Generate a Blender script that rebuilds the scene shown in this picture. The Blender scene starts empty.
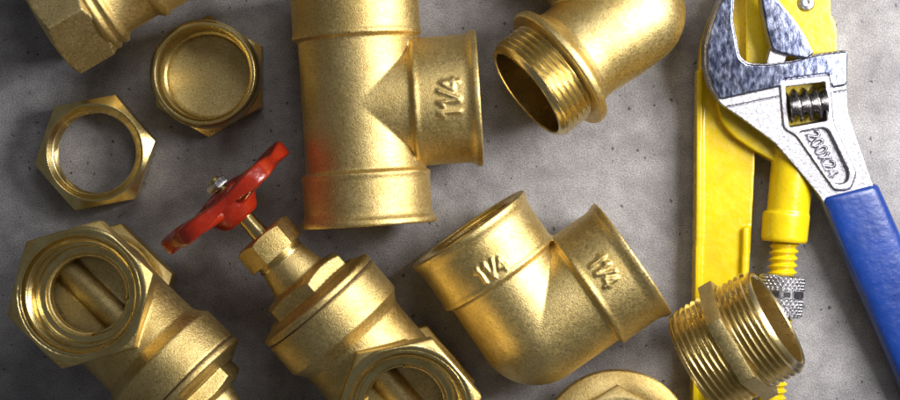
import bpy, bmesh, math, random
from mathutils import Matrix, Vector, noise
PI = math.pi
S = 0.000385          # metres per photograph pixel at table level
H = 2200.0            # camera height in the same pixel units
scn = bpy.context.scene
COL = scn.collection
random.seed(4)

def W(px, py, z=0.0):
    k = 1 - z / H
    return Vector(((px - 450) * k, (200 - py) * k, z))

# ------------------------------------------------------------------ mesh helpers (all in pixel units)
def new_mesh(verts, faces):
    me = bpy.data.meshes.new('m')
    me.from_pydata([tuple(v) for v in verts], [], faces)
    bm = bmesh.new(); bm.from_mesh(me)
    bmesh.ops.recalc_face_normals(bm, faces=bm.faces)
    bm.to_mesh(me); bm.free()
    return me

def xf(me, M):
    me.transform(M); me.update(); return me

def lathe(pts, seg=96, pitch=6.0, lobes=None):
    """revolve round local z. pts: (t, r[, amp]); closed loop unless it starts and ends at r=0."""
    pts = [(p[0], p[1], p[2] if len(p) > 2 else 0.0) for p in pts]
    solid = pts[0][1] < 1e-6 and pts[-1][1] < 1e-6
    V, F = [], []
    ring = pts[1:-1] if solid else pts
    n = len(ring)
    for (t, r, a) in ring:
        for i in range(seg):
            th = 2 * PI * i / seg
            rr = r
            if a:
                f = (t / pitch - th / (2 * PI)) % 1.0
                tri = abs(2 * f - 1) * 2 - 1
                tri = max(-0.8, min(0.8, tri)) / 0.8
                rr = r + a * tri
            V.append((rr * math.cos(th), rr * math.sin(th), t))
    for k in range(n if not solid else n - 1):
        k2 = (k + 1) % n
        for i in range(seg):
            j = (i + 1) % seg
            F.append((k * seg + i, k * seg + j, k2 * seg + j, k2 * seg + i))
    if solid:
        a = len(V); V.append((0, 0, pts[0][0])); V.append((0, 0, pts[-1][0]))
        for i in range(seg):
            j = (i + 1) % seg
            F.append((a, j, i)); F.append((a + 1, (n - 1) * seg + i, (n - 1) * seg + j))
    return new_mesh(V, F)

def threads(t0, t1, r, amp=1.8, step=0.75, fade=2.0):
    n = max(2, int(abs(t1 - t0) / step))
    out = []
    for k in range(n + 1):
        t = t0 + (t1 - t0) * k / n
        e = min(1.0, min(abs(t - t0), abs(t - t1)) / fade)
        out.append((t, r, max(amp * e, 1e-4) if amp > 0 else min(amp * e, -1e-4)))
    return out

def prism(poly, z0, z1):
    n = len(poly)
    V = [(x, y, z0) for x, y in poly] + [(x, y, z1) for x, y in poly]
    F = [tuple(range(n))[::-1], tuple(range(n, 2 * n))]
    F += [(i, (i + 1) % n, n + (i + 1) % n, n + i) for i in range(n)]
    return new_mesh(V, F)

def ipoly(pts, z):
    """image outline at height z -> world xy polygon"""
    return [tuple(W(x, y, z)[:2]) for x, y in pts]

def smooth_poly(pts, it=2):
    """corner cutting"""
    for _ in range(it):
        q = []
        n = len(pts)
        for i in range(n):
            a, b = pts[i], pts[(i + 1) % n]
            q.append((a[0] * .75 + b[0] * .25, a[1] * .75 + b[1] * .25))
            q.append((a[0] * .25 + b[0] * .75, a[1] * .25 + b[1] * .75))
        pts = q
    return pts

def round_poly(pts, r=3.0, k=4):
    out = []
    n = len(pts)
    for i in range(n):
        p0, p, p1 = Vector(pts[i - 1]), Vector(pts[i]), Vector(pts[(i + 1) % n])
        a, b = (p0 - p), (p1 - p)
        d = min(r, a.length * .45, b.length * .45)
        A, B = p + a.normalized() * d, p + b.normalized() * d
        for j in range(k + 1):
            t = j / k
            q = A * (1 - t) ** 2 + p * 2 * t * (1 - t) + B * t * t
            out.append((q.x, q.y))
    return out

def hexpoly(R, rot=0.0, n=6):
    return [(R * math.cos(rot + i * 2 * PI / n), R * math.sin(rot + i * 2 * PI / n)) for i in range(n)]

def join(*mes):
    bm = bmesh.new()
    for m in mes: bm.from_mesh(m)
    me = bpy.data.meshes.new('m'); bm.to_mesh(me); bm.free(); return me

def _eval(ob, extra=()):
    bpy.context.view_layer.update()
    dg = bpy.context.evaluated_depsgraph_get()
    me = bpy.data.meshes.new_from_object(ob.evaluated_get(dg))
    for o in (ob,) + tuple(extra): bpy.data.objects.remove(o)
    return me

def boolean(a, b, op='UNION'):
    A = bpy.data.objects.new('a', a); B = bpy.data.objects.new('b', b)
    COL.objects.link(A); COL.objects.link(B)
    m = A.modifiers.new('b', 'BOOLEAN'); m.operation = op; m.solver = 'EXACT'; m.object = B
    return _eval(A, (B,))

def fuse(me, voxel=1.2, it=3, fac=0.5):
    A = bpy.data.objects.new('a', me); COL.objects.link(A)
    m = A.modifiers.new('r', 'REMESH'); m.mode = 'VOXEL'; m.voxel_size = voxel; m.adaptivity = 0
    s = A.modifiers.new('s', 'SMOOTH'); s.factor = fac; s.iterations = it
    return _eval(A)

def carve(solids, cutters, extra=(), voxel=1.2, it=3):
    """every solid minus every cutter, then all fused into one skin"""
    out = []
    for a in solids:
        for c in cutters: a = boolean(a, c.copy(), 'DIFFERENCE')
        out.append(a)
    return fuse(join(*out, *extra), voxel, it)

def bevel(me, w=1.2, seg=2, ang=28):
    A = bpy.data.objects.new('a', me); COL.objects.link(A)
    m = A.modifiers.new('r', 'BEVEL'); m.width = w; m.segments = seg; m.limit_method = 'ANGLE'
    m.angle_limit = math.radians(ang); m.harden_normals = False
    return _eval(A)

def hexblock(R, z0, z1, c0=0.0, c1=0.0, rot=0.0):
    """hexagonal prism with its corners turned down to a 30 degree chamfer at either end"""
    h = prism(hexpoly(R, rot), z0, z1)
    ap = R * math.cos(PI / 6)
    if c0 or c1:
        k = math.tan(math.radians(28))
        pts = [(z0, 0)]
        pts += [(z0 - .01, ap + 0.5 - c0 + 0.0), (z0 + (R - ap + c0 + 1) * k, R + 1.5)] if c0 else [(z0 - 1, R + 1.5)]
        pts += [(z1 - (R - ap + c1 + 1) * k, R + 1.5), (z1 + .01, ap + 0.5 - c1)] if c1 else [(z1 + 1, R + 1.5)]
        pts += [(pts[-1][0], 0)]
        pts[0] = (pts[1][0], 0)
        h = boolean(h, lathe(pts, 96), 'INTERSECT')
    return h

def tube(path, r, seg=8):
    V, F = [], []
    n = len(path)
    P_ = [Vector(p) for p in path]
    for i, p in enumerate(P_):
        d = (P_[min(i + 1, n - 1)] - P_[max(i - 1, 0)]).normalized()
        u = d.orthogonal().normalized(); v = d.cross(u)
        if i: # keep frames coherent
            u = (pu - d * pu.dot(d)).normalized(); v = d.cross(u)
        pu = u
        for k in range(seg):
            a = 2 * PI * k / seg
            V.append(p + (u * math.cos(a) + v * math.sin(a)) * r)
    for i in range(n - 1):
        for k in range(seg):
            l = (k + 1) % seg
            F.append((i * seg + k, i * seg + l, (i + 1) * seg + l, (i + 1) * seg + k))
    F.append(tuple(range(seg))[::-1]); F.append(tuple((n - 1) * seg + k for k in range(seg)))
    return new_mesh(V, F)

def frame(o, d, tilt=0.0, spin=0.0):
    """local z along the image direction d, raised by tilt degrees; local x as near straight up as it gets"""
    dv = Vector((d[0], -d[1], 0)).normalized()
    t = math.radians(tilt)
    z = dv * math.cos(t) + Vector((0, 0, 1)) * math.sin(t)
    x = (Vector((0, 0, 1)) - z * z.z).normalized()
    y = z.cross(x)
    M = Matrix((x, y, z)).transposed().to_4x4()
    M.translation = o
    return M @ Matrix.Rotation(math.radians(spin), 4, 'Z')

# stroke letters: polylines in a cell, cap height 16
GLY = {
 '1': [[(0, 11.5), (3.4, 16), (3.4, 0)]],
 '/': [[(0, 0), (7, 16)]],
 '4': [[(6, 0), (6, 13.5), (0, 4.5), (9, 4.5)]],
 '2': [[(0.3, 12), (1.6, 15), (4, 16), (7, 15), (8, 12), (7, 9), (0, 0), (8.4, 0)]],
 '0': [[(4, 16), (1, 13.5), (0, 8), (1, 2.5), (4, 0), (7, 2.5), (8, 8), (7, 13.5), (4, 16)]],
 'X': [[(0, 0), (8, 16)], [(0, 16), (8, 0)]],
}
def layout(s, adv):
    out, x = [], 0.0
    for ch, a in zip(s, adv):
        out += [[(x + u, v) for u, v in pl] for pl in GLY[ch]]
        x += a
    return out, x
def dense(pl, step=1.5):
    out = [pl[0]]
    for a, b in zip(pl, pl[1:]):
        L = math.hypot(b[0] - a[0], b[1] - a[1]); n = max(1, int(L / step))
        for k in range(1, n + 1): out.append((a[0] + (b[0] - a[0]) * k / n, a[1] + (b[1] - a[1]) * k / n))
    return out

def size_mark(R, t_c, phi_c, reverse=False, sc=1.0, tw=1.5):
    """raised 1 1/4 on a cylinder of radius R; glyph tops toward +z (or -z when reverse)"""
    pls, _ = layout('11/4', [7.5, 4.6, 6.5, 10])
    ms = []
    sg = -1 if reverse else 1
    for pl in pls:
        path = []
        for u, v in dense(pl):
            s = (u - 14) * sc * -sg; t = t_c + (v - 8) * sc * sg
            ph = phi_c - s / R
            path.append((R * math.cos(ph), R * math.sin(ph), t))
        ms.append(tube(path, tw, 8))
    return ms

# ------------------------------------------------------------------ materials
def mat(name):
    m = bpy.data.materials.new(name); m.use_nodes = True
    nt = m.node_tree; b = nt.nodes['Principled BSDF']
    return m, nt, b
def nd(nt, t, **kw):
    n = nt.nodes.new(t)
    for k, v in kw.items():
        if isinstance(k, str) and k.startswith('i_'): n.inputs[k[2:].replace('_', ' ')].default_value = v
        else: setattr(n, k, v)
    return n
def coords(nt, scale=(1, 1, 1), rot=(0, 0, 0)):
    tc = nd(nt, 'ShaderNodeTexCoord'); mp = nd(nt, 'ShaderNodeMapping')
    mp.inputs['Scale'].default_value = [s / S for s in scale]
    mp.inputs['Rotation'].default_value = rot
    nt.links.new(tc.outputs['Object'], mp.inputs['Vector'])
    return mp.outputs['Vector']
def tex(nt, vec, scale, detail=3, rough=.55, kind='ShaderNodeTexNoise'):
    n = nt.nodes.new(kind); n.inputs['Scale'].default_value = scale
    if kind == 'ShaderNodeTexNoise':
        n.inputs['Detail'].default_value = detail; n.inputs['Roughness'].default_value = rough
    nt.links.new(vec, n.inputs['Vector']); return n
def ramp(nt, fac, stops):
    r = nt.nodes.new('ShaderNodeValToRGB'); e = r.color_ramp.elements
    while len(e) < len(stops): e.new(0.5)
    for el, (p, c) in zip(e, stops):
        el.position = p; el.color = (c[0], c[1], c[2], 1) if not isinstance(c, (int, float)) else (c, c, c, 1)
    nt.links.new(fac, r.inputs['Fac']); return r.outputs['Color']
def bump(nt, h, strength, dist, prev=None):
    b = nt.nodes.new('ShaderNodeBump'); b.inputs['Strength'].default_value = strength
    b.inputs['Distance'].default_value = dist * S
    nt.links.new(h, b.inputs['Height'])
    if prev is not None: nt.links.new(prev, b.inputs['Normal'])
    return b.outputs['Normal']
def mixc(nt, fac, a, b, mode='MIX'):
    m = nt.nodes.new('ShaderNodeMix'); m.data_type = 'RGBA'; m.blend_type = mode
    for sock, v in ((m.inputs[0], fac), (m.inputs[6], a), (m.inputs[7], b)):
        if isinstance(v, bpy.types.NodeSocket): nt.links.new(v, sock)
        elif isinstance(v, (int, float)): sock.default_value = v
        else: sock.default_value = (*v, 1)
    return m.outputs[2]

def brass_cast(name, base, deep, rough=.38, grain=.55):
    m, nt, b = mat(name)
    v = coords(nt)
    b.inputs['Metallic'].default_value = 1
    big = tex(nt, v, .028, 4, .6); fine = tex(nt, v, .75, 3, .7); mid = tex(nt, v, .3, 3, .6)
    c = ramp(nt, big.outputs['Fac'], [(.3, deep), (.7, base)])
    sp = ramp(nt, tex(nt, v, .5, 3, .8).outputs['Fac'], [(.30, (1.12, 1.12, 1.12)), (.5, (1, 1, 1)), (.60, (.80, .77, .70)), (.70, (.48, .43, .36))])
    c = mixc(nt, .9, c, sp, 'MULTIPLY')
    tn = ramp(nt, tex(nt, v, .045, 6, .75).outputs['Fac'], [(.50, 0.0), (.66, .30)])
    c = mixc(nt, tn, c, tuple(x * y for x, y in zip(deep, (.72, .66, .62))))
    nt.links.new(c, b.inputs['Base Color'])
    r = ramp(nt, mid.outputs['Fac'], [(.3, rough - .06), (.75, rough + .12)])
    nt.links.new(r, b.inputs['Roughness'])
    n1 = bump(nt, mid.outputs['Fac'], .25, .5)
    n2 = bump(nt, fine.outputs['Fac'], grain, .7, n1)
    nt.links.new(n2, b.inputs['Normal'])
    return m

def brass_turned(name, base, rough=.2, bev=.9, wear=.35):
    m, nt, b = mat(name)
    v = coords(nt)
    b.inputs['Metallic'].default_value = 1
    big = tex(nt, v, .05, 4, .65); fine = tex(nt, v, .5, 3, .7)
    d = tuple(x * y for x, y in zip(base, (.72, .66, .55)))
    nt.links.new(ramp(nt, big.outputs['Fac'], [(.35, d), (.65, base)]), b.inputs['Base Color'])
    nt.links.new(ramp(nt, big.outputs['Fac'], [(.3, rough + .10), (.7, rough - .03)]), b.inputs['Roughness'])
    bv = nd(nt, 'ShaderNodeBevel', samples=4); bv.inputs['Radius'].default_value = bev * S
    nt.links.new(bump(nt, fine.outputs['Fac'], wear, .35, bv.outputs['Normal']), b.inputs['Normal'])
    return m

def paint(name, col, dark, rough=.28, lump=.35, spots=None):
    m, nt, b = mat(name)
    v = coords(nt)
    big = tex(nt, v, .03, 5, .65); mid = tex(nt, v, .13, 2, .5)
    c = ramp(nt, big.outputs['Fac'], [(.3, dark), (.62, col)])
    if spots:
        s = ramp(nt, tex(nt, v, .21, 5, .75).outputs['Fac'], [(.70, 0.0), (.73, .8)])
        c = mixc(nt, s, c, spots)
    scr = tex(nt, coords(nt, (1, .06, 1), (0, 0, .5)), .5, 4, .8)
    c = mixc(nt, ramp(nt, scr.outputs['Fac'], [(.66, 0.0), (.72, .35)]), c, tuple(min(1, x * .5 + .22) for x in col))
    nt.links.new(c, b.inputs['Base Color'])
    nt.links.new(ramp(nt, tex(nt, v, .1, 4, .7).outputs['Fac'], [(.3, rough - .05), (.7, rough + .14)]), b.inputs['Roughness'])
    bv = nd(nt, 'ShaderNodeBevel', samples=4); bv.inputs['Radius'].default_value = 1.2 * S
    n1 = bump(nt, mid.outputs['Fac'], lump, 1.2, bv.outputs['Normal'])
    nt.links.new(bump(nt, tex(nt, v, .6, 2).outputs['Fac'], .15, .5, n1), b.inputs['Normal'])
    b.inputs['Coat Weight'].default_value = .3; b.inputs['Coat Roughness'].default_value = .15
    return m

def steel(name, c0, c1, rough, sc=.16, bs=.5, bd=1.2, stretch=(1, 1, 1), rot=(0, 0, 0)):
    m, nt, b = mat(name)
    v = coords(nt, stretch, rot)
    b.inputs['Metallic'].default_value = 1
    n = tex(nt, v, sc, 5, .7)
    nt.links.new(ramp(nt, n.outputs['Fac'], [(.38, c0), (.62, c1)]), b.inputs['Base Color'])
    nt.links.new(ramp(nt, tex(nt, v, sc * 2).outputs['Fac'], [(.3, max(.04, rough - .07)), (.7, rough + .08)]), b.inputs['Roughness'])
    n1 = bump(nt, n.outputs['Fac'], bs, bd)
    nt.links.new(bump(nt, tex(nt, v, sc * 4, 2).outputs['Fac'], bs * .6, bd * .5, n1), b.inputs['Normal'])
    return m

M = {}
M['cast'] = brass_cast('cast_brass', (.84, .655, .30), (.67, .49, .175), .45)
M['cast_valve'] = brass_cast('cast_brass_olive', (.80, .62, .275), (.60, .44, .155), .40, .65)
M['cast_gold'] = brass_cast('cast_brass_golden', (.85, .67, .31), (.70, .52, .18), .42, .5)
M['cast_dull'] = brass_cast('cast_brass_dull', (.68, .55, .27), (.54, .42, .18), .45)
M['turned'] = brass_turned('turned_brass', (.82, .67, .31), .2)
M['turned_gold'] = brass_turned('turned_brass_golden', (.90, .76, .40), .25, .7, .2)
M['turned_dull'] = brass_turned('turned_brass_dull', (.70, .57, .26), .25)
M['red'] = paint('red_enamel', (.40, .024, .006), (.27, .013, .004), .2, .6)
M['yellow'] = paint('yellow_enamel', (.78, .565, .004), (.64, .45, .003), .24, .35, (.42, .31, .02))
M['blue'] = paint('blue_rubber_grip', (.005, .040, .25), (.004, .029, .18), .36, .5)
M['chrome'] = steel('matt_chrome', (.25, .245, .275), (.50, .49, .54), .38, .35, .6, .8)
M['polished'] = steel('polished_steel_reflections', (.15, .17, .29), (.31, .34, .46), .2, .13, .12, .6, (1, .45, 1), (0, 0, .6))  # blue mottling in the base colour stands in for chrome reflections
M['worm'] = steel('worm_steel', (.28, .27, .28), (.5, .48, .48), .24, .2, .3, .8)
M['zinc'] = steel('zinc_plating', (.42, .41, .44), (.62, .61, .64), .32, .2, .2, .5)
m, nt, b = mat('black_gasket_slot_shade'); b.inputs['Base Color'].default_value = (.02, .018, .02, 1); b.inputs['Roughness'].default_value = .6; M['black'] = m

m, nt, b = mat('concrete')
v = coords(nt)
c = ramp(nt, tex(nt, v, .011, 7, .65).outputs['Fac'], [(.36, (.225, .215, .226)), (.64, (.39, .378, .388))])
c = mixc(nt, .8, c, ramp(nt, tex(nt, v, .05, 6, .7).outputs['Fac'], [(.3, (.66, .65, .66)), (.7, (1.2, 1.2, 1.2))]), 'MULTIPLY')
c = mixc(nt, .95, c, ramp(nt, tex(nt, v, .8, 4, .85).outputs['Fac'], [(.36, (.36, .35, .35)), (.64, (1.58, 1.58, 1.58))]), 'MULTIPLY')
dn = tex(nt, v, .35, 3, .7)
vm = nd(nt, 'ShaderNodeVectorMath', operation='MULTIPLY_ADD'); nt.links.new(dn.outputs['Color'], vm.inputs[0])
vm.inputs[1].default_value = (7, 7, 7); nt.links.new(v, vm.inputs[2])
vo = tex(nt, vm.outputs[0], .12, kind='ShaderNodeTexVoronoi')
sp_ = nd(nt, 'ShaderNodeSeparateColor'); nt.links.new(vo.outputs['Color'], sp_.inputs[0])
pw = nd(nt, 'ShaderNodeMath', operation='POWER'); nt.links.new(sp_.outputs[0], pw.inputs[0]); pw.inputs[1].default_value = 2.5
dv_ = nd(nt, 'ShaderNodeMath', operation='DIVIDE'); nt.links.new(vo.outputs['Distance'], dv_.inputs[0]); nt.links.new(pw.outputs[0], dv_.inputs[1])
gate = ramp(nt, tex(nt, v, .03, 3).outputs['Fac'], [(.35, 0.5), (.45, 1.0)])
pit = ramp(nt, dv_.outputs[0], [(.15, 1.0), (.21, 0.0)])
mm = nd(nt, 'ShaderNodeMath', operation='MULTIPLY'); nt.links.new(gate, mm.inputs[0]); nt.links.new(pit, mm.inputs[1])
c = mixc(nt, mm.outputs[0], c, (.075, .065, .063))
sm = ramp(nt, tex(nt, v, .2, 4, .8).outputs['Fac'], [(.60, 0.0), (.70, .8)])
c = mixc(nt, sm, c, (.10, .09, .088))
for rz, th in ((.5, .735), (2.2, .75)):
    sc_ = tex(nt, coords(nt, (.05, 1, 1), (0, 0, rz)), .45, 3, .6)
    c = mixc(nt, ramp(nt, sc_.outputs['Fac'], [(th, 0.0), (th + .03, .5)]), c, (.50, .49, .49))
nt.links.new(c, b.inputs['Base Color']); b.inputs['Roughness'].default_value = .62
n1 = bump(nt, tex(nt, v, .05, 6, .8).outputs['Fac'], .12, 2)
n2 = bump(nt, tex(nt, v, .4, 3, .7).outputs['Fac'], .55, 1.2, n1)
inv = nd(nt, 'ShaderNodeMath', operation='SUBTRACT'); inv.inputs[0].default_value = 1; nt.links.new(mm.outputs[0], inv.inputs[1])
nt.links.new(bump(nt, inv.outputs[0], .8, 1.5, n2), b.inputs['Normal'])
M['concrete'] = m

# ------------------------------------------------------------------ things
def thing(name, label, cat, base, group=None):
    o = bpy.data.objects.new(name, None); COL.objects.link(o)
    o.empty_display_size = .02
    o.location = base * S; o['label'] = label; o['category'] = cat
    if group: o['group'] = group
    return o
def part(name, me, mats, parent, M4=None, sharp=32, base=None, pick=None):
    """link a pixel-unit world mesh as ONE child object; pick(centre, normal) chooses the material slot"""
    if M4 is not None: me.transform(M4)
    if not isinstance(mats, (list, tuple)): mats = [mats]
    me.materials.clear()
    for k in mats: me.materials.append(M[k])
    for p in me.polygons: p.material_index = pick(p.center, p.normal) if pick else 0
    root = parent
    off = Vector((0, 0, 0))
    while root is not None:
        off += root.location; root = root.parent
    me.transform(Matrix.Translation(-off) @ Matrix.Scale(S, 4))
    for p in me.polygons: p.use_smooth = True
    if sharp: me.set_sharp_from_angle(angle=math.radians(sharp))
    me.update(); me.name = name
    o = bpy.data.objects.new(name, me); COL.objects.link(o); o.parent = parent
    return o

def socket_ring(ro, ri, z_top, depth, seg=120, lip=2.5):
    """turned and threaded ring lining a socket, mouth at z_top, reaching down by depth"""
    pts = [(z_top - depth, ri - 5), (z_top - depth, ro), (z_top, ro), (z_top, ri + lip + 1.2), (z_top - 3.2, ri + .3)]
    pts += threads(z_top - 4, z_top - depth + 7, ri, 1.6)
    pts += [(z_top - depth + 6, ri + 1.5), (z_top - depth + 3, ri + 1.5), (z_top - depth + 2.6, ri - 5)]
    return lathe(pts, seg)

# --- ground
g = bpy.data.meshes.new('ground')
R_ = 2600 * S
g.from_pydata([(-R_, -R_, 0), (R_, -R_, 0), (R_, R_, 0), (-R_, R_, 0)], [], [(0, 1, 2, 3)])
g.materials.append(M['concrete'])
o = bpy.data.objects.new('ground', g); COL.objects.link(o); o['kind'] = 'structure'

# --- tee
def make_socket_arm(R, L, seam, Rf):
    """solid outline of one socket arm, running from the centre (t=0) out to L"""
    Rc = R + 2.6
    return lathe([(-1, 0), (-1, R - 2), (seam - 2.5, R - 2), (seam - 1, R - .6), (seam + .5, Rc + .9), (seam + 3.5, Rc + .9), (seam + 6, Rc),
                  (L - 13, Rc), (L - 9, Rc + 1.2), (L - 5.5, Rf), (L - .6, Rf + .5), (L, Rf - 1), (L, 0)], 96)

c = W(361.3, 105.5, 66)
t_ = thing('brass_tee', 'brass pipe tee, raised 1 1/4 on its short side branch', 'pipe tee', Vector((c.x, c.y, 0)))
dirs = [((.064, .998), 117, 65.5), ((-.064, -.998), 117, 65.5), ((.998, -.064), 115, 51)]
sol, cut = [], []
for d, L, seam in dirs:
    F = frame(c, d); sol.append(xf(make_socket_arm(59.5, L, seam, 66), F))
    cut.append(xf(lathe([(-4, 0), (-4, 46), (L - 46, 46), (L - 46, 57), (L + 9, 57), (L + 9, 0)], 97), F))
F = frame(c, (.998, -.064))
marks = [xf(k, F) for k in size_mark(62.6, 85, 0.0, reverse=True, sc=1.35, tw=1.65)]
body = carve(sol, cut, marks, 1.25, 3)
part('body', body, 'cast', t_, sharp=0)
for d, L, seam in dirs:
    part('threaded_socket', socket_ring(57.6, 53, L - .7, 44), 'turned', t_, frame(c, d))

# --- female elbow, tilted so that the left mouth looks slightly up
a1 = (-.568, -.823)
c = W(535, 326, 62)
t_ = thing('brass_elbow', 'brass ninety degree elbow with raised 1 1/4 on both sockets', 'pipe elbow', Vector((c.x, c.y, 0)))
F1 = frame(c, a1, 3.5)
z1 = F1.to_3x3() @ Vector((0, 0, 1))
d2 = Vector((.825, .565, 0)); d2 = (d2 - z1 * d2.dot(z1)).normalized()
def frame_dir(o, z):
    x = (Vector((0, 0, 1)) - z * z.z).normalized(); y = z.cross(x)
    Mx = Matrix((x, y, z)).transposed().to_4x4(); Mx.translation = o; return Mx
F2 = frame_dir(c, d2)
L1 = 116
body = lathe([(-57.5, 0)] + [(-57.5 * math.cos(k * PI / 24), 57.5 * math.sin(k * PI / 24)) for k in range(1, 24)] + [(57.5, 0)], 96)
body.transform(F1)
sol = [body] + [xf(make_socket_arm(59.4, L1, 61, 65), F) for F in (F1, F2)]
cut = [xf(lathe([(-10, 0), (-10, 46), (L1 - 44, 46), (L1 - 44, 56.5), (L1 + 9, 56.5), (L1 + 9, 0)], 97), F) for F in (F1, F2)]
marks = [xf(k, F1) for k in size_mark(62.8, L1 - 40, -.05, sc=1.08, tw=1.5)]
marks += [xf(k, F2) for k in size_mark(62.8, L1 - 33, .15 * -1, sc=1.12, tw=1.5)]
body = carve(sol, cut, marks, 1.2, 3)
part('body', body, 'cast_gold', t_, sharp=0)
for F in (F1, F2):
    part('threaded_socket', socket_ring(57.1, 54, L1 - .7, 42, lip=2), 'turned_gold', t_, F)

# --- male elbow at the top
o_end = W(527, 93, 74)
F1 = frame(o_end, (-.785, .62), 12)
z1 = F1.to_3x3() @ Vector((0, 0, 1))
c = o_end - z1 * 131
t_ = thing('brass_elbow', 'large brass elbow with an open male threaded end and round collar', 'pipe elbow', Vector((c.x, c.y, 0)))
F1 = frame_dir(c, z1)
d2 = Vector((-.62, .785, 0)); d2 = (d2 - z1 * d2.dot(z1)).normalized()
F2 = frame_dir(c, d2)
rb = 55.5
body = xf(lathe([(-rb, 0)] + [(-rb * math.cos(k * PI / 24), rb * math.sin(k * PI / 24)) for k in range(1, 24)] + [(rb, 0)], 96), F1)
sol = [body, xf(lathe([(-1, 0), (-1, rb), (30, rb - 1), (60, 51), (72, 51), (80, 55), (84, 62), (85.5, 65.5), (92, 66), (94, 64.5), (94, 0)], 95), F1),
       xf(make_socket_arm(57, 118, 62, 66), F2)]
cut = [xf(lathe([(-10, 0), (-10, 45), (99, 45), (99, 0)], 97), F1),
       xf(lathe([(-10, 0), (-10, 45), (70, 45), (70, 54), (130, 54), (130, 0)], 97), F2)]
body = carve(sol, cut, (), 1.3, 3)
part('body', body, 'cast_gold', t_, sharp=0)
pts = [(90, 44), (90, 52), (95, 52)] + threads(95.5, 127.5, 53.0, 2.3, .6) + [(131, 50.5), (131.6, 49.5), (131.6, 47.5), (130.5, 46.4), (90, 46)]
pts[0] = (90, 46.0); pts = pts[:-1]
part('threaded_end', lathe(pts, 144), 'turned_gold', t_, F1)

# --- hex nipple
c = W(738, 341, 93)
F = frame(c, (.855, -.52), 16, 28)
t_ = thing('hex_nipple', 'brass hex nipple threaded at both ends, resting on the yellow wrench handle', 'pipe nipple', Vector((c.x, c.y, 0)))
pts = [(-47, 46.5), (-47, 50), (-44.5, 52)] + threads(-44, -7.5, 52.8, 2.3, .6) + [(-7, 50.5), (7, 50.5)] + threads(7.5, 40, 52.8, 2.3, .6) + [(42.5, 51.5), (44, 50), (44, 48), (42.5, 46.5)]
part('threaded_body', lathe(pts, 144), 'turned_gold', t_, F)
hx = boolean(hexblock(63.5, -7.5, 7.5, 0, 0), lathe([(-20, 0), (-20, 50), (20, 50), (20, 0)], 96), 'DIFFERENCE')
part('hex_collar', bevel(hx, .9, 2, 30), 'cast_dull', t_, F)

# --- lock nut
c = W(94, 152.5, 33)
c.z = 0
t_ = thing('lock_nut', 'flat open brass hex nut with the floor showing through its bore', 'nut', c.copy())
rot = math.radians(71)
hx = hexblock(60.5, 0.3, 33, 2.0, 4.5, rot)
hx = boolean(hx, lathe([(-5, 0), (-5, 49.5), (0.3, 47), (5, 41.6), (28, 41.6), (33, 46.5), (40, 53), (40, 0)], 128), 'DIFFERENCE')
ob = part('hex_body', hx, 'turned', t_, Matrix.Translation(c), 25)
pts = [(3.5, 42.2)] + [(3.5, 41.2)] + threads(4, 27.5, 40.8, 1.3) + [(28.5, 41.6), (28.8, 42.2)]
part('bore_thread', lathe(pts, 128), 'turned_gold', t_, Matrix.Translation(c))

# --- cap
c = W(208.5, 76, 26)
c.z = 0
t_ = thing('cap_nut', 'round brass pipe cap on a hex base, open side up with grainy floor', 'pipe cap', c.copy())
hx = hexblock(60.5, 0.3, 28, 3, 1.5, math.radians(90))
hx = boolean(hx, lathe([(12, 0), (12, 44.5), (40, 44.5), (40, 0)], 96), 'DIFFERENCE')
part('hex_base', bevel(hx, .8, 2, 24), 'turned_dull', t_, Matrix.Translation(c), 25)
pts = [(14, 46), (26, 52.5), (30, 52.8), (64, 52.8), (67.5, 50.8), (69, 49.4), (69, 47.2), (66.5, 45.0)] + threads(65, 24, 44.2, .55) + [(22, 41.5), (14, 41)]
part('collar', lathe(pts, 128), 'turned_dull', t_, Matrix.Translation(c))
fl = lathe([(11, 0), (11, 43.5), (15.5, 43.5), (14.6, 38), (14.0, 18), (14.0, 0)], 96)
part('inner_floor', fl, 'cast_dull', t_, Matrix.Translation(c), 0)

# --- fitting in the corner
c = W(43.6, 17, 68)
t_ = thing('hex_fitting', 'brass hex ended fitting lying on its side in the top left corner', 'pipe fitting', Vector((c.x, c.y, 0)))
F = frame(c, (.865, -.5), 0)
hx = hexblock(69, 0, 48, 1.5, 1.5, math.radians(30 + 49))
hx = boolean(hx, lathe([(-5, 0), (-5, 52), (40, 52), (40, 0)], 96), 'DIFFERENCE')
part('hex_end', fuse(hx, 1.2, 3), 'cast_dull', t_, F, 0)
part('threaded_socket', socket_ring(52.6, 48, 0, 38), 'turned', t_, F @ Matrix.Rotation(PI, 4, 'X'))
tb = lathe([(44, 0), (44, 62), (50, 62.5), (52, 60.5), (54, 59), (57, 61), (60, 61), (62.5, 57), (66, 54.5), (96, 53.5), (99, 55), (102, 58), (108, 58.5), (111, 56), (160, 56), (163, 60), (171, 60), (172, 58), (172, 48), (120, 47), (120, 0)], 128)
part('barrel', tb, 'cast', t_, F, 0)

# --- flanged fitting at the bottom
c = W(617, 447, 40); c.z = 0
t_ = thing('flanged_fitting', 'round flanged brass fitting with a hex top, cut off by the bottom edge', 'pipe fitting', c.copy())
fl = lathe([(0.3, 48), (0.3, 66), (3, 67), (22, 67), (30, 75), (33, 76.2), (37, 76.2), (39.5, 74.5), (42.5, 66), (44.5, 60), (44.5, 48)], 144)
part('flange', bevel(fl, .8, 2, 35), 'cast', t_, Matrix.Translation(c), 30)
hx = hexblock(62, 40, 60, 0, 3, math.radians(90))
hx = boolean(hx, lathe([(30, 0), (30, 46), (70, 46), (70, 0)], 96), 'DIFFERENCE')
part('hex_top', bevel(hx, .8, 2, 25), 'cast_dull', t_, Matrix.Translation(c), 25)
part('threaded_socket', socket_ring(46.6, 42, 59, 56), 'turned', t_, Matrix.Translation(c))

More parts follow.
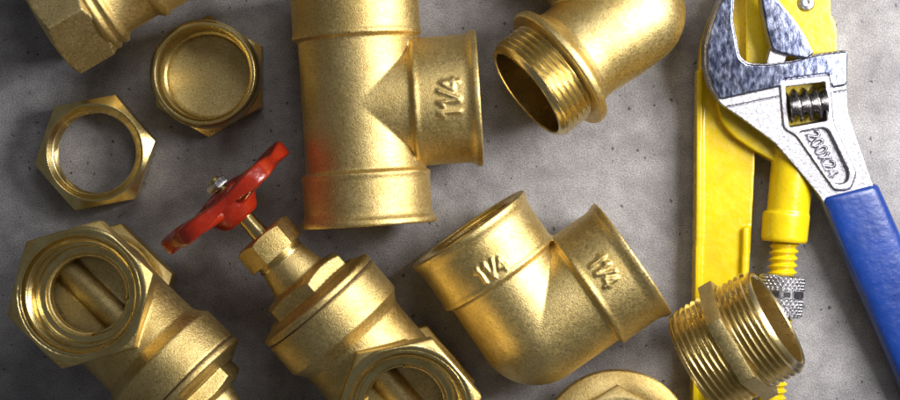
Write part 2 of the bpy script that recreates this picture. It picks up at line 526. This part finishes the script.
# --- gate valves
def valve_frame(o, d, tilt):
    """local x = stem axis toward the wheel, local z = run axis (up)"""
    dv = Vector((d[0], -d[1], 0)).normalized(); t = math.radians(tilt)
    x = dv * math.cos(t) + Vector((0, 0, 1)) * math.sin(t)
    z = Vector((0, 0, 1)); z = (z - x * z.dot(x)).normalized(); y = z.cross(x)
    Mx = Matrix((x, y, z)).transposed().to_4x4(); Mx.translation = o; return Mx
ALONG = Matrix.Rotation(PI / 2, 4, 'Y')      # lathe z -> local x

def valve_body_mesh():
    sol = [hexblock(71.5, 38, 72, 0.6, 1.0), hexblock(71.5, -72, -38, 1.0, 0.6)]
    sol.append(lathe([(-50, 0), (-50, 60), (-36, 56), (36, 56), (50, 60), (50, 0)], 96))
    sol.append(xf(lathe([(0, 0), (0, 56.5), (62, 55.5), (78, 56), (84, 59.5), (90, 64.5), (122.5, 64.5), (124.5, 63), (124.5, 0)], 96), ALONG))
    cut = [lathe([(-90, 0), (-90, 57), (-32, 57), (-32, 36), (-20, 36), (-20, 46), (20, 46), (20, 36), (32, 36), (32, 57), (90, 57), (90, 0)], 97),
           xf(lathe([(30, 0), (30, 44), (130, 44), (130, 0)], 97), ALONG)]
    return carve(sol, cut, (), 1.2, 3)
VB = valve_body_mesh()

def wheel_mesh():
    n, m_ = 160, 20
    V, F = [], []
    for i in range(n):
        th = 2 * PI * i / n; q = math.cos(5 * th)
        R = 64 + 5.5 * q; ar, az = 8.5 + .8 * q, 7.0 + 2.0 * q
        for k in range(m_):
            a = 2 * PI * k / m_
            cx, sx = math.cos(a), math.sin(a)
            rr = R + ar * math.copysign(abs(cx) ** .4, cx); z = 1 + az * math.copysign(abs(sx) ** .4, sx)
            V.append((rr * math.cos(th), rr * math.sin(th), z))
    for i in range(n):
        i2 = (i + 1) % n
        for k in range(m_):
            k2 = (k + 1) % m_
            F.append((i * m_ + k, i2 * m_ + k, i2 * m_ + k2, i * m_ + k2))
    parts = [new_mesh(V, F)]
    for k in range(5):
        a = 2 * PI * k / 5
        for off in (-.10, .10):
            parts.append(tube([(r * math.cos(a + off * 14 / r), r * math.sin(a + off * 14 / r), z) for r, z in ((12, -6), (28, -6), (44, -4), (66, -1))], 6.5, 12))
    hub = lathe([(-25, 0), (-25, 17), (-22, 21), (-12, 27), (-1, 27), (5, 19), (8, 17), (9, 15), (9, 0)], 48)
    parts.append(hub)
    return fuse(join(*parts), 1.0, 2)

def gate_valve(o, d, tilt, label, wheel, spin):
    VF = valve_frame(o, d, tilt)
    t_ = thing('gate_valve', label, 'gate valve', Vector((o.x, o.y, 0)), 'brass gate valves')
    inv = VF.inverted()
    def pick(cn, nn):
        p = inv @ cn
        return 1 if abs(p.z) > 70.6 else 0
    part('body', VB.copy(), ['cast_valve', 'turned'], t_, VF, 0, pick=pick)
    for s in (0, PI):
        R = Matrix.Rotation(s, 4, 'X')
        pts = [(26, 37), (26, 57.6), (71.6, 57.6), (71.6, 55.0), (66.5, 52.6), (62, 52.4)] + threads(61, 46, 51, 1.3) + \
              [(45, 53), (40, 53), (39.5, 47), (37.5, 46), (34, 45.6), (33.4, 40), (31, 39), (22, 38.4), (21.5, 36), (18, 35.6), (17, 37)]
        part('threaded_socket', lathe(pts, 144), 'turned', t_, VF @ R)
    gate = join(lathe([(-9, 0), (-9, 43), (7, 43.5), (9, 42), (9, 0)], 96), xf(lathe([(-43, 0), (-43, 17), (43, 17), (43, 0)], 48), Matrix.Translation((0, 0, 0)) @ ALONG))
    part('gate_wedge', fuse(gate, 1.2, 3), 'cast_dull', t_, VF, 0)
    part('gasket', lathe([(123, 40), (123, 63.4), (125.0, 63.2), (125.0, 40)], 96), 'black', t_, VF @ ALONG)
    bon = lathe([(124.8, 0), (124.8, 63.6), (126, 65), (130.5, 65), (132, 63.5), (135, 55), (138, 50), (140, 0)], 96)
    bon = join(bon, lathe([(134, 0), (134, 40), (152, 37), (157, 29), (166, 27), (181, 23.5), (186, 24), (190, 24), (190, 0)], 72))
    hx = hexblock(48, 136, 154, 0, 2.5, math.radians(8))
    bon = join(bon, hx)
    part('bonnet', fuse(bon, 1.0, 2), 'cast_valve', t_, VF @ ALONG, 0)
    part('bonnet_thread', lathe([(180, 15), (180, 24.6)] + threads(180.5, 187.5, 24.6, .9) + [(188.5, 24), (191.5, 15)], 72, 3.5), 'turned_gold', t_, VF @ ALONG)
    pn = hexblock(31, 187, 212, 0, 2.5, math.radians(-22))
    part('packing_nut', bevel(pn, .8, 2, 24), 'cast_valve', t_, VF @ ALONG, 25)
    part('stem', lathe([(211, 0), (211, 8.8), (219, 8.8), (222, 8.2), (268, 8.2), (270, 6.5), (280, 6.5), (281.5, 5), (281.5, 0)], 32), 'turned', t_, VF @ ALONG)
    if wheel:
        w = part('hand_wheel', wheel_mesh(), 'red', t_, VF @ Matrix.Translation((259, 3.5, -1)) @ Matrix.Rotation(math.radians(-2), 4, 'Y') @ ALONG @ Matrix.Rotation(math.radians(spin), 4, 'Z'), 0)
        part('wheel_nut', bevel(hexblock(12.5, 271.5, 279, 0, 1.5), .5, 2, 24), 'zinc', w, VF @ ALONG, 25)
    return t_

gate_valve(W(94.5, 294, 79), (.72, .694), 3, 'brass gate valve at far left, hex port up and no wheel in view', False, 0)
gate_valve(W(405, 400.5, 80), (-.653, -.757), 4, 'brass gate valve with a red hand wheel on its stem', True, 0)

# --- pipe wrench
ZT = 38
base = W(760, 150, 0)
t_ = thing('pipe_wrench', 'yellow pipe wrench with a knurled zinc nut, lying under the silver wrench', 'pipe wrench', base)
hp = [(698, 84), (701, 45), (709, 20), (722, -8), (742, -40), (768, -40), (768, 60), (764, 120), (756, 150), (754, 190), (751, 250), (746, 320), (741, 400), (737, 560), (684, 560), (692, 400), (695, 240), (696.5, 130)]
h_ = prism(ipoly(round_poly(hp, 5), ZT - 6), 6, ZT - 9)
rims = prism(ipoly([(697, 70), (702.5, 70), (701.5, 200), (698.5, 400), (691, 560), (684.5, 560), (692.3, 400), (695.5, 240)], ZT - 6), 8, ZT - 4)
rim2 = prism(ipoly(round_poly([(742.5, 228), (749.5, 226), (746, 320), (741, 400), (737, 560), (731, 560), (735, 400), (740, 300)], 2), ZT - 6), 8, ZT - 3)
h_ = fuse(join(h_, rims, rim2), 1.3, 3)
part('handle', h_, 'yellow', t_, sharp=0)
# jaw arm: head plate, rounded shoulder over the handle and barrel of the screw
ap = [(745, -60), (800, -75), (826, -50), (831, -12), (831, 15), (836.5, 23), (837, 55), (832, 110), (822, 150), (800, 165), (779, 156), (775, 162), (768, 158), (752, 149), (733, 136), (722, 122), (717, 103), (722, 84), (746, 66), (746, 20)]
arm = prism(ipoly(round_poly(ap, 6), 42), 12, 42)
bar = xf(lathe([(0, 0), (0, 20), (3, 22.2), (85, 20.8), (100, 20), (100, 0)], 64), frame(W(797, 130, 34), (-.11, 1), 0))
bar = join(bar, xf(lathe([(0, 0), (0, 21), (1.5, 23.4), (27, 22.8), (30, 21), (30, 0)], 64), frame(W(786.5, 212, 33), (-.085, 1), 0)))
arm = fuse(join(arm, bar), 1.2, 4)
part('jaw_arm', arm, 'yellow', t_, sharp=0)
fin = prism(ipoly(round_poly([(770, -80), (829, -60), (829, -30), (814, -12), (776, -18)], 5), 46), 40, 48)
scr = lathe([(-30, 0), (-30, 11)] + threads(-29, 175, 12.8, 1.7, .8) + [(176, 11), (176, 0)], 48, 6.9)
part('screw', scr, 'yellow', t_, frame(W(785, 238, 32), (-.085, 1), 0))
# knurled nut
def knurl(R, L, n=26, seg=312, rows=96):
    pts = [(0, 12), (0, R - 3), (1.2, R - 1)]
    V, F = [], []
    prof = [(0, 12.5), (0, R - 2.5)]
    for k in range(rows + 1): prof.append((1.5 + (L - 3) * k / rows, R))
    prof += [(L, R - 2.5), (L, 12.5)]
    m_ = len(prof)
    for q, (t, r) in enumerate(prof):
        for i in range(seg):
            th = 2 * PI * i / seg; rr = r
            if r == R:
                mid = abs(t - L * .45)
                if mid < 4.2: rr = R - 1.4 if mid < 3.4 else R - .7
                else:
                    u = th * n / 2; w = t * 2 * PI / 6.2
                    rr = R - 2.2 * (1 - min(1, 1.3 * abs(math.sin(u + w / 2)) ** .8) * min(1, 1.3 * abs(math.sin(u - w / 2)) ** .8))
            V.append((rr * math.cos(th), rr * math.sin(th), t))
    for k in range(m_):
        k2 = (k + 1) % m_
        for i in range(seg):
            j = (i + 1) % seg
            F.append((k * seg + i, k * seg + j, k2 * seg + j, k2 * seg + i))
    return new_mesh(V, F)
KF = frame(W(782.5, 275, 32), (-.085, 1), 0)
kn = part('knurled_nut', knurl(22.5, 41), 'zinc', t_, KF)
slots = []
for k in range(12):
    a = 2 * PI * k / 12 + .38
    Mx = Matrix.Rotation(a, 4, 'Z') @ Matrix.Translation((21.0, 0, 41 * .45))
    slots.append(xf(prism([(-1, -3.2), (.9, -3.2), (.9, 3.2), (-1, 3.2)], -2.6, 2.6), Mx))
part('slot_shade_blocks', join(*slots), 'black', kn, KF)  # black blocks stand in for the shade inside the slots
rv = xf(lathe([(-4, 0), (-4, 8.2), (1, 8.4), (3.2, 6.6), (4.2, 3.5), (3.7, 1.6), (3.4, 0)], 40), Matrix.Translation(W(806.5, 3, 44) + Vector((0, 0, -1.5))))
part('rivet', rv, 'zinc', t_)

# --- adjustable wrench (built flat at ZW, then tipped so that the grip comes down to the floor)
ZW = 68
piv = W(775, 95, 56)
dh = Vector((.43, -.90, 0)).normalized(); axis = Vector((0, 0, 1)).cross(dh)
TILT = Matrix.Translation(piv) @ Matrix.Rotation(math.radians(5.2), 4, axis) @ Matrix.Translation(-piv)
t_ = thing('adjustable_wrench', 'silver adjustable wrench with blue grip, marked 200X24, lying across the yellow wrench', 'adjustable wrench', W(780, 95, 0))
outl = [(741, -32), (729, -18), (716, 4), (708, 26), (703, 46), (703.5, 66), (709, 86), (720, 103), (745, 120), (775, 142), (800, 170), (820, 194), (838, 222), (886, 208), (876, 186), (858, 137), (849, 112), (847, 84), (848, 49), (816, 53), (790, 60), (764, 63), (748, 62), (739.5, 56), (732, 20), (733, -4)]
bd = prism(ipoly(round_poly(outl, 4), ZW), ZW - 22, ZW - 2)
# polished raised cheek
ck = [(740, -30), (730, -17), (718, 4), (710, 26), (705.5, 46), (706, 66), (711, 84), (719, 98), (781, 84.5), (782, 78), (828, 72), (832, 86), (846, 83.5), (846, 51), (816, 55), (790, 62), (764, 65), (746, 64), (737.5, 57), (730, 20), (731, -4)]
ckm = prism(ipoly(round_poly(ck, 3), ZW), ZW - 8, ZW)
# window border and panel rims
wb = prism(ipoly(round_poly([(779, 80), (829, 74), (834, 122), (858, 172), (852, 189), (836, 190), (796, 134), (784, 128)], 5), ZW), ZW - 8, ZW - .4)
panel = prism(ipoly(round_poly([(797, 131), (828, 126), (851, 172), (849, 182), (840, 184), (833, 181)], 7), ZW), ZW - 6, ZW + 8)
win = prism(ipoly(round_poly([(785, 86), (825, 81), (827.5, 120), (789.5, 126.5)], 1.5), ZW), ZW - 60, ZW + 20)
# shallow line below the polished zone
cut = [panel, win]
for a, b_ in (((722, 107.5), (781, 95.5)), ((833, 92), (848, 89.5))):
    A, B = W(*a, ZW - 2), W(*b_, ZW - 2)
    cut.append(tube([A, B], 1.1, 8))
# embossed size
pls, wd = layout('200X24', [11, 11, 11, 11, 11, 9])
A = W(813.5, 131.5, ZW - 6); B = W(837, 175, ZW - 6)
u = (B - A); Lx = u.length; u.normalize(); vup = Vector((0, 0, 1)).cross(u)
sc = Lx / wd
tm = [tube([A + u * (x * sc) + vup * ((y - 8) * sc * .95 - 1.0) + Vector((0, 0, .9)) for x, y in dense(pl)], 1.05, 6) for pl in pls]
bd = carve([bd, ckm, wb], cut, tm, .7, 2)
lineA, lineB = W(717, 99, ZW), W(846, 84, ZW)
def pick(cn, nn):
    if nn.z < .6 or cn.z < ZW - 1.6: return 0
    img = Vector((450 + cn.x / (1 - cn.z / H), 200 - cn.y / (1 - cn.z / H)))
    if 780 < img.x < 832 and img.y > 66 + (832 - img.x) * .12 + 8: return 0
    return 1 if img.y < 99 - (img.x - 717) * .118 else 0
part('body', bd, ['chrome', 'polished'], t_, sharp=0, pick=None) if False else None
def put(name, me, mats, parent, sharp=0, pick=None):
    if pick:
        idx = [pick(p.center, p.normal) for p in me.polygons]
    me.transform(TILT)
    ob = part(name, me, mats, parent, sharp=sharp)
    if pick:
        for p, k in zip(ob.data.polygons, idx): p.material_index = k
    return ob
put('body', bd, ['chrome', 'polished'], t_, 0, pick)
mj = [(752, -40), (758, -12), (760.5, 8), (765, 30), (769.5, 45), (772, 50), (789, 55), (806, 58), (813, 52), (805, 36), (795, 21), (777, 0), (765, -20)]
mjm = prism(ipoly(round_poly(mj, 2.5), ZW), ZW - 20, ZW + 1.5)
nk = prism(ipoly([(770, 46), (788, 52), (782, 66), (765, 66)], ZW), ZW - 18, ZW - 3)
mjm = fuse(join(mjm, nk), .85, 2)
def pick2(cn, nn):
    return 1 if nn.z > .7 and cn.z > ZW else 0
put('movable_jaw', mjm, ['chrome', 'polished'], t_, 0, pick2)
wp = [(0, 0), (0, 8)]
n = 80
for k in range(n + 1): wp.append((.3 + 37.4 * k / n, 13.2, 3.4))
wp += [(38, 8), (38, 0)]
FWm = frame(W(787.5, 106.5, ZW - 10), (1, -.12), 0)
put('worm_screw', xf(lathe(wp, 48, 9.6), FWm), ['worm'], t_, 35)
# grip: rounded section swept along the shank
gp = []
sec = [(math.cos(2 * PI * k / 40), math.sin(2 * PI * k / 40)) for k in range(40)]
V, F = [], []
g0 = W(850, 192, ZW - 11); gd = Vector((.41, -.912, 0)).normalized(); gs = Vector((-gd.y, gd.x, 0)) * -1
st = [(-1.5, 24.2, 11.5), (0, 25.8, 13.5), (3, 26.6, 14.6), (30, 27, 15), (90, 27.3, 16), (160, 27, 16.5), (240, 27.5, 17), (300, 28.5, 17.5), (318, 26, 16), (326, 18, 11), (329, 6, 4)]
for (t, a, b_) in st:
    sk = .0
    for (cx, sx) in sec:
        e = .62
        xx = a * 1.1 * math.copysign(abs(cx) ** e, cx); zz = b_ * math.copysign(abs(sx) ** e, sx)
        lead = .28 * xx * max(0, 1 - t / 40) * -.6     # slanted mouth
        V.append(g0 + gd * (t + lead) + gs * xx + Vector((0, 0, zz)))
m_ = len(sec)
for k in range(len(st) - 1):
    for i in range(m_):
        j = (i + 1) % m_
        F.append((k * m_ + i, k * m_ + j, (k + 1) * m_ + j, (k + 1) * m_ + i))
F.append(tuple(range(m_))[::-1]); F.append(tuple((len(st) - 1) * m_ + i for i in range(m_)))
gm = fuse(new_mesh(V, F), 1.5, 3)
put('grip', gm, ['blue'], t_)

# ------------------------------------------------------------------ light
w = bpy.data.worlds.new('World'); scn.world = w; w.use_nodes = True
w.node_tree.nodes['Background'].inputs[0].default_value = (.93, .95, 1.0, 1)
w.node_tree.nodes['Background'].inputs[1].default_value = .105
def area(name, pos, target, sx, sy, power, col):
    l = bpy.data.lights.new(name, 'AREA'); l.shape = 'RECTANGLE'; l.size = sx * S; l.size_y = sy * S
    l.energy = power; l.color = col
    ob = bpy.data.objects.new(name, l); COL.objects.link(ob)
    ob.location = Vector(pos) * S
    ob.rotation_euler = (Vector(target) * S - ob.location).to_track_quat('-Z', 'Y').to_euler()
    return ob
area('key_softbox', (750, 235, 680), (60, 0, 0), 420, 520, 2.25, (1, .985, .965))
area('overhead_fill', (150, 900, 1500), (0, 0, 0), 700, 500, .6, (1, .985, .97))  # added fill lamp, makes the faces turned up shine

# ------------------------------------------------------------------ camera
cam = bpy.data.cameras.new('Camera'); co = bpy.data.objects.new('Camera', cam); COL.objects.link(co)
co.location = (0, 0, H * S); cam.sensor_width = 36; cam.lens = 36 * H / 900
cam.dof.use_dof = True; cam.dof.focus_distance = (H - 62) * S; cam.dof.aperture_fstop = 11
cam.clip_start = .01; cam.clip_end = 50
scn.camera = co
scn.view_settings.view_transform = 'Standard'; scn.view_settings.look = 'None'
scn.view_settings.exposure = 0; scn.view_settings.gamma = 1
scn.render.engine = 'CYCLES'
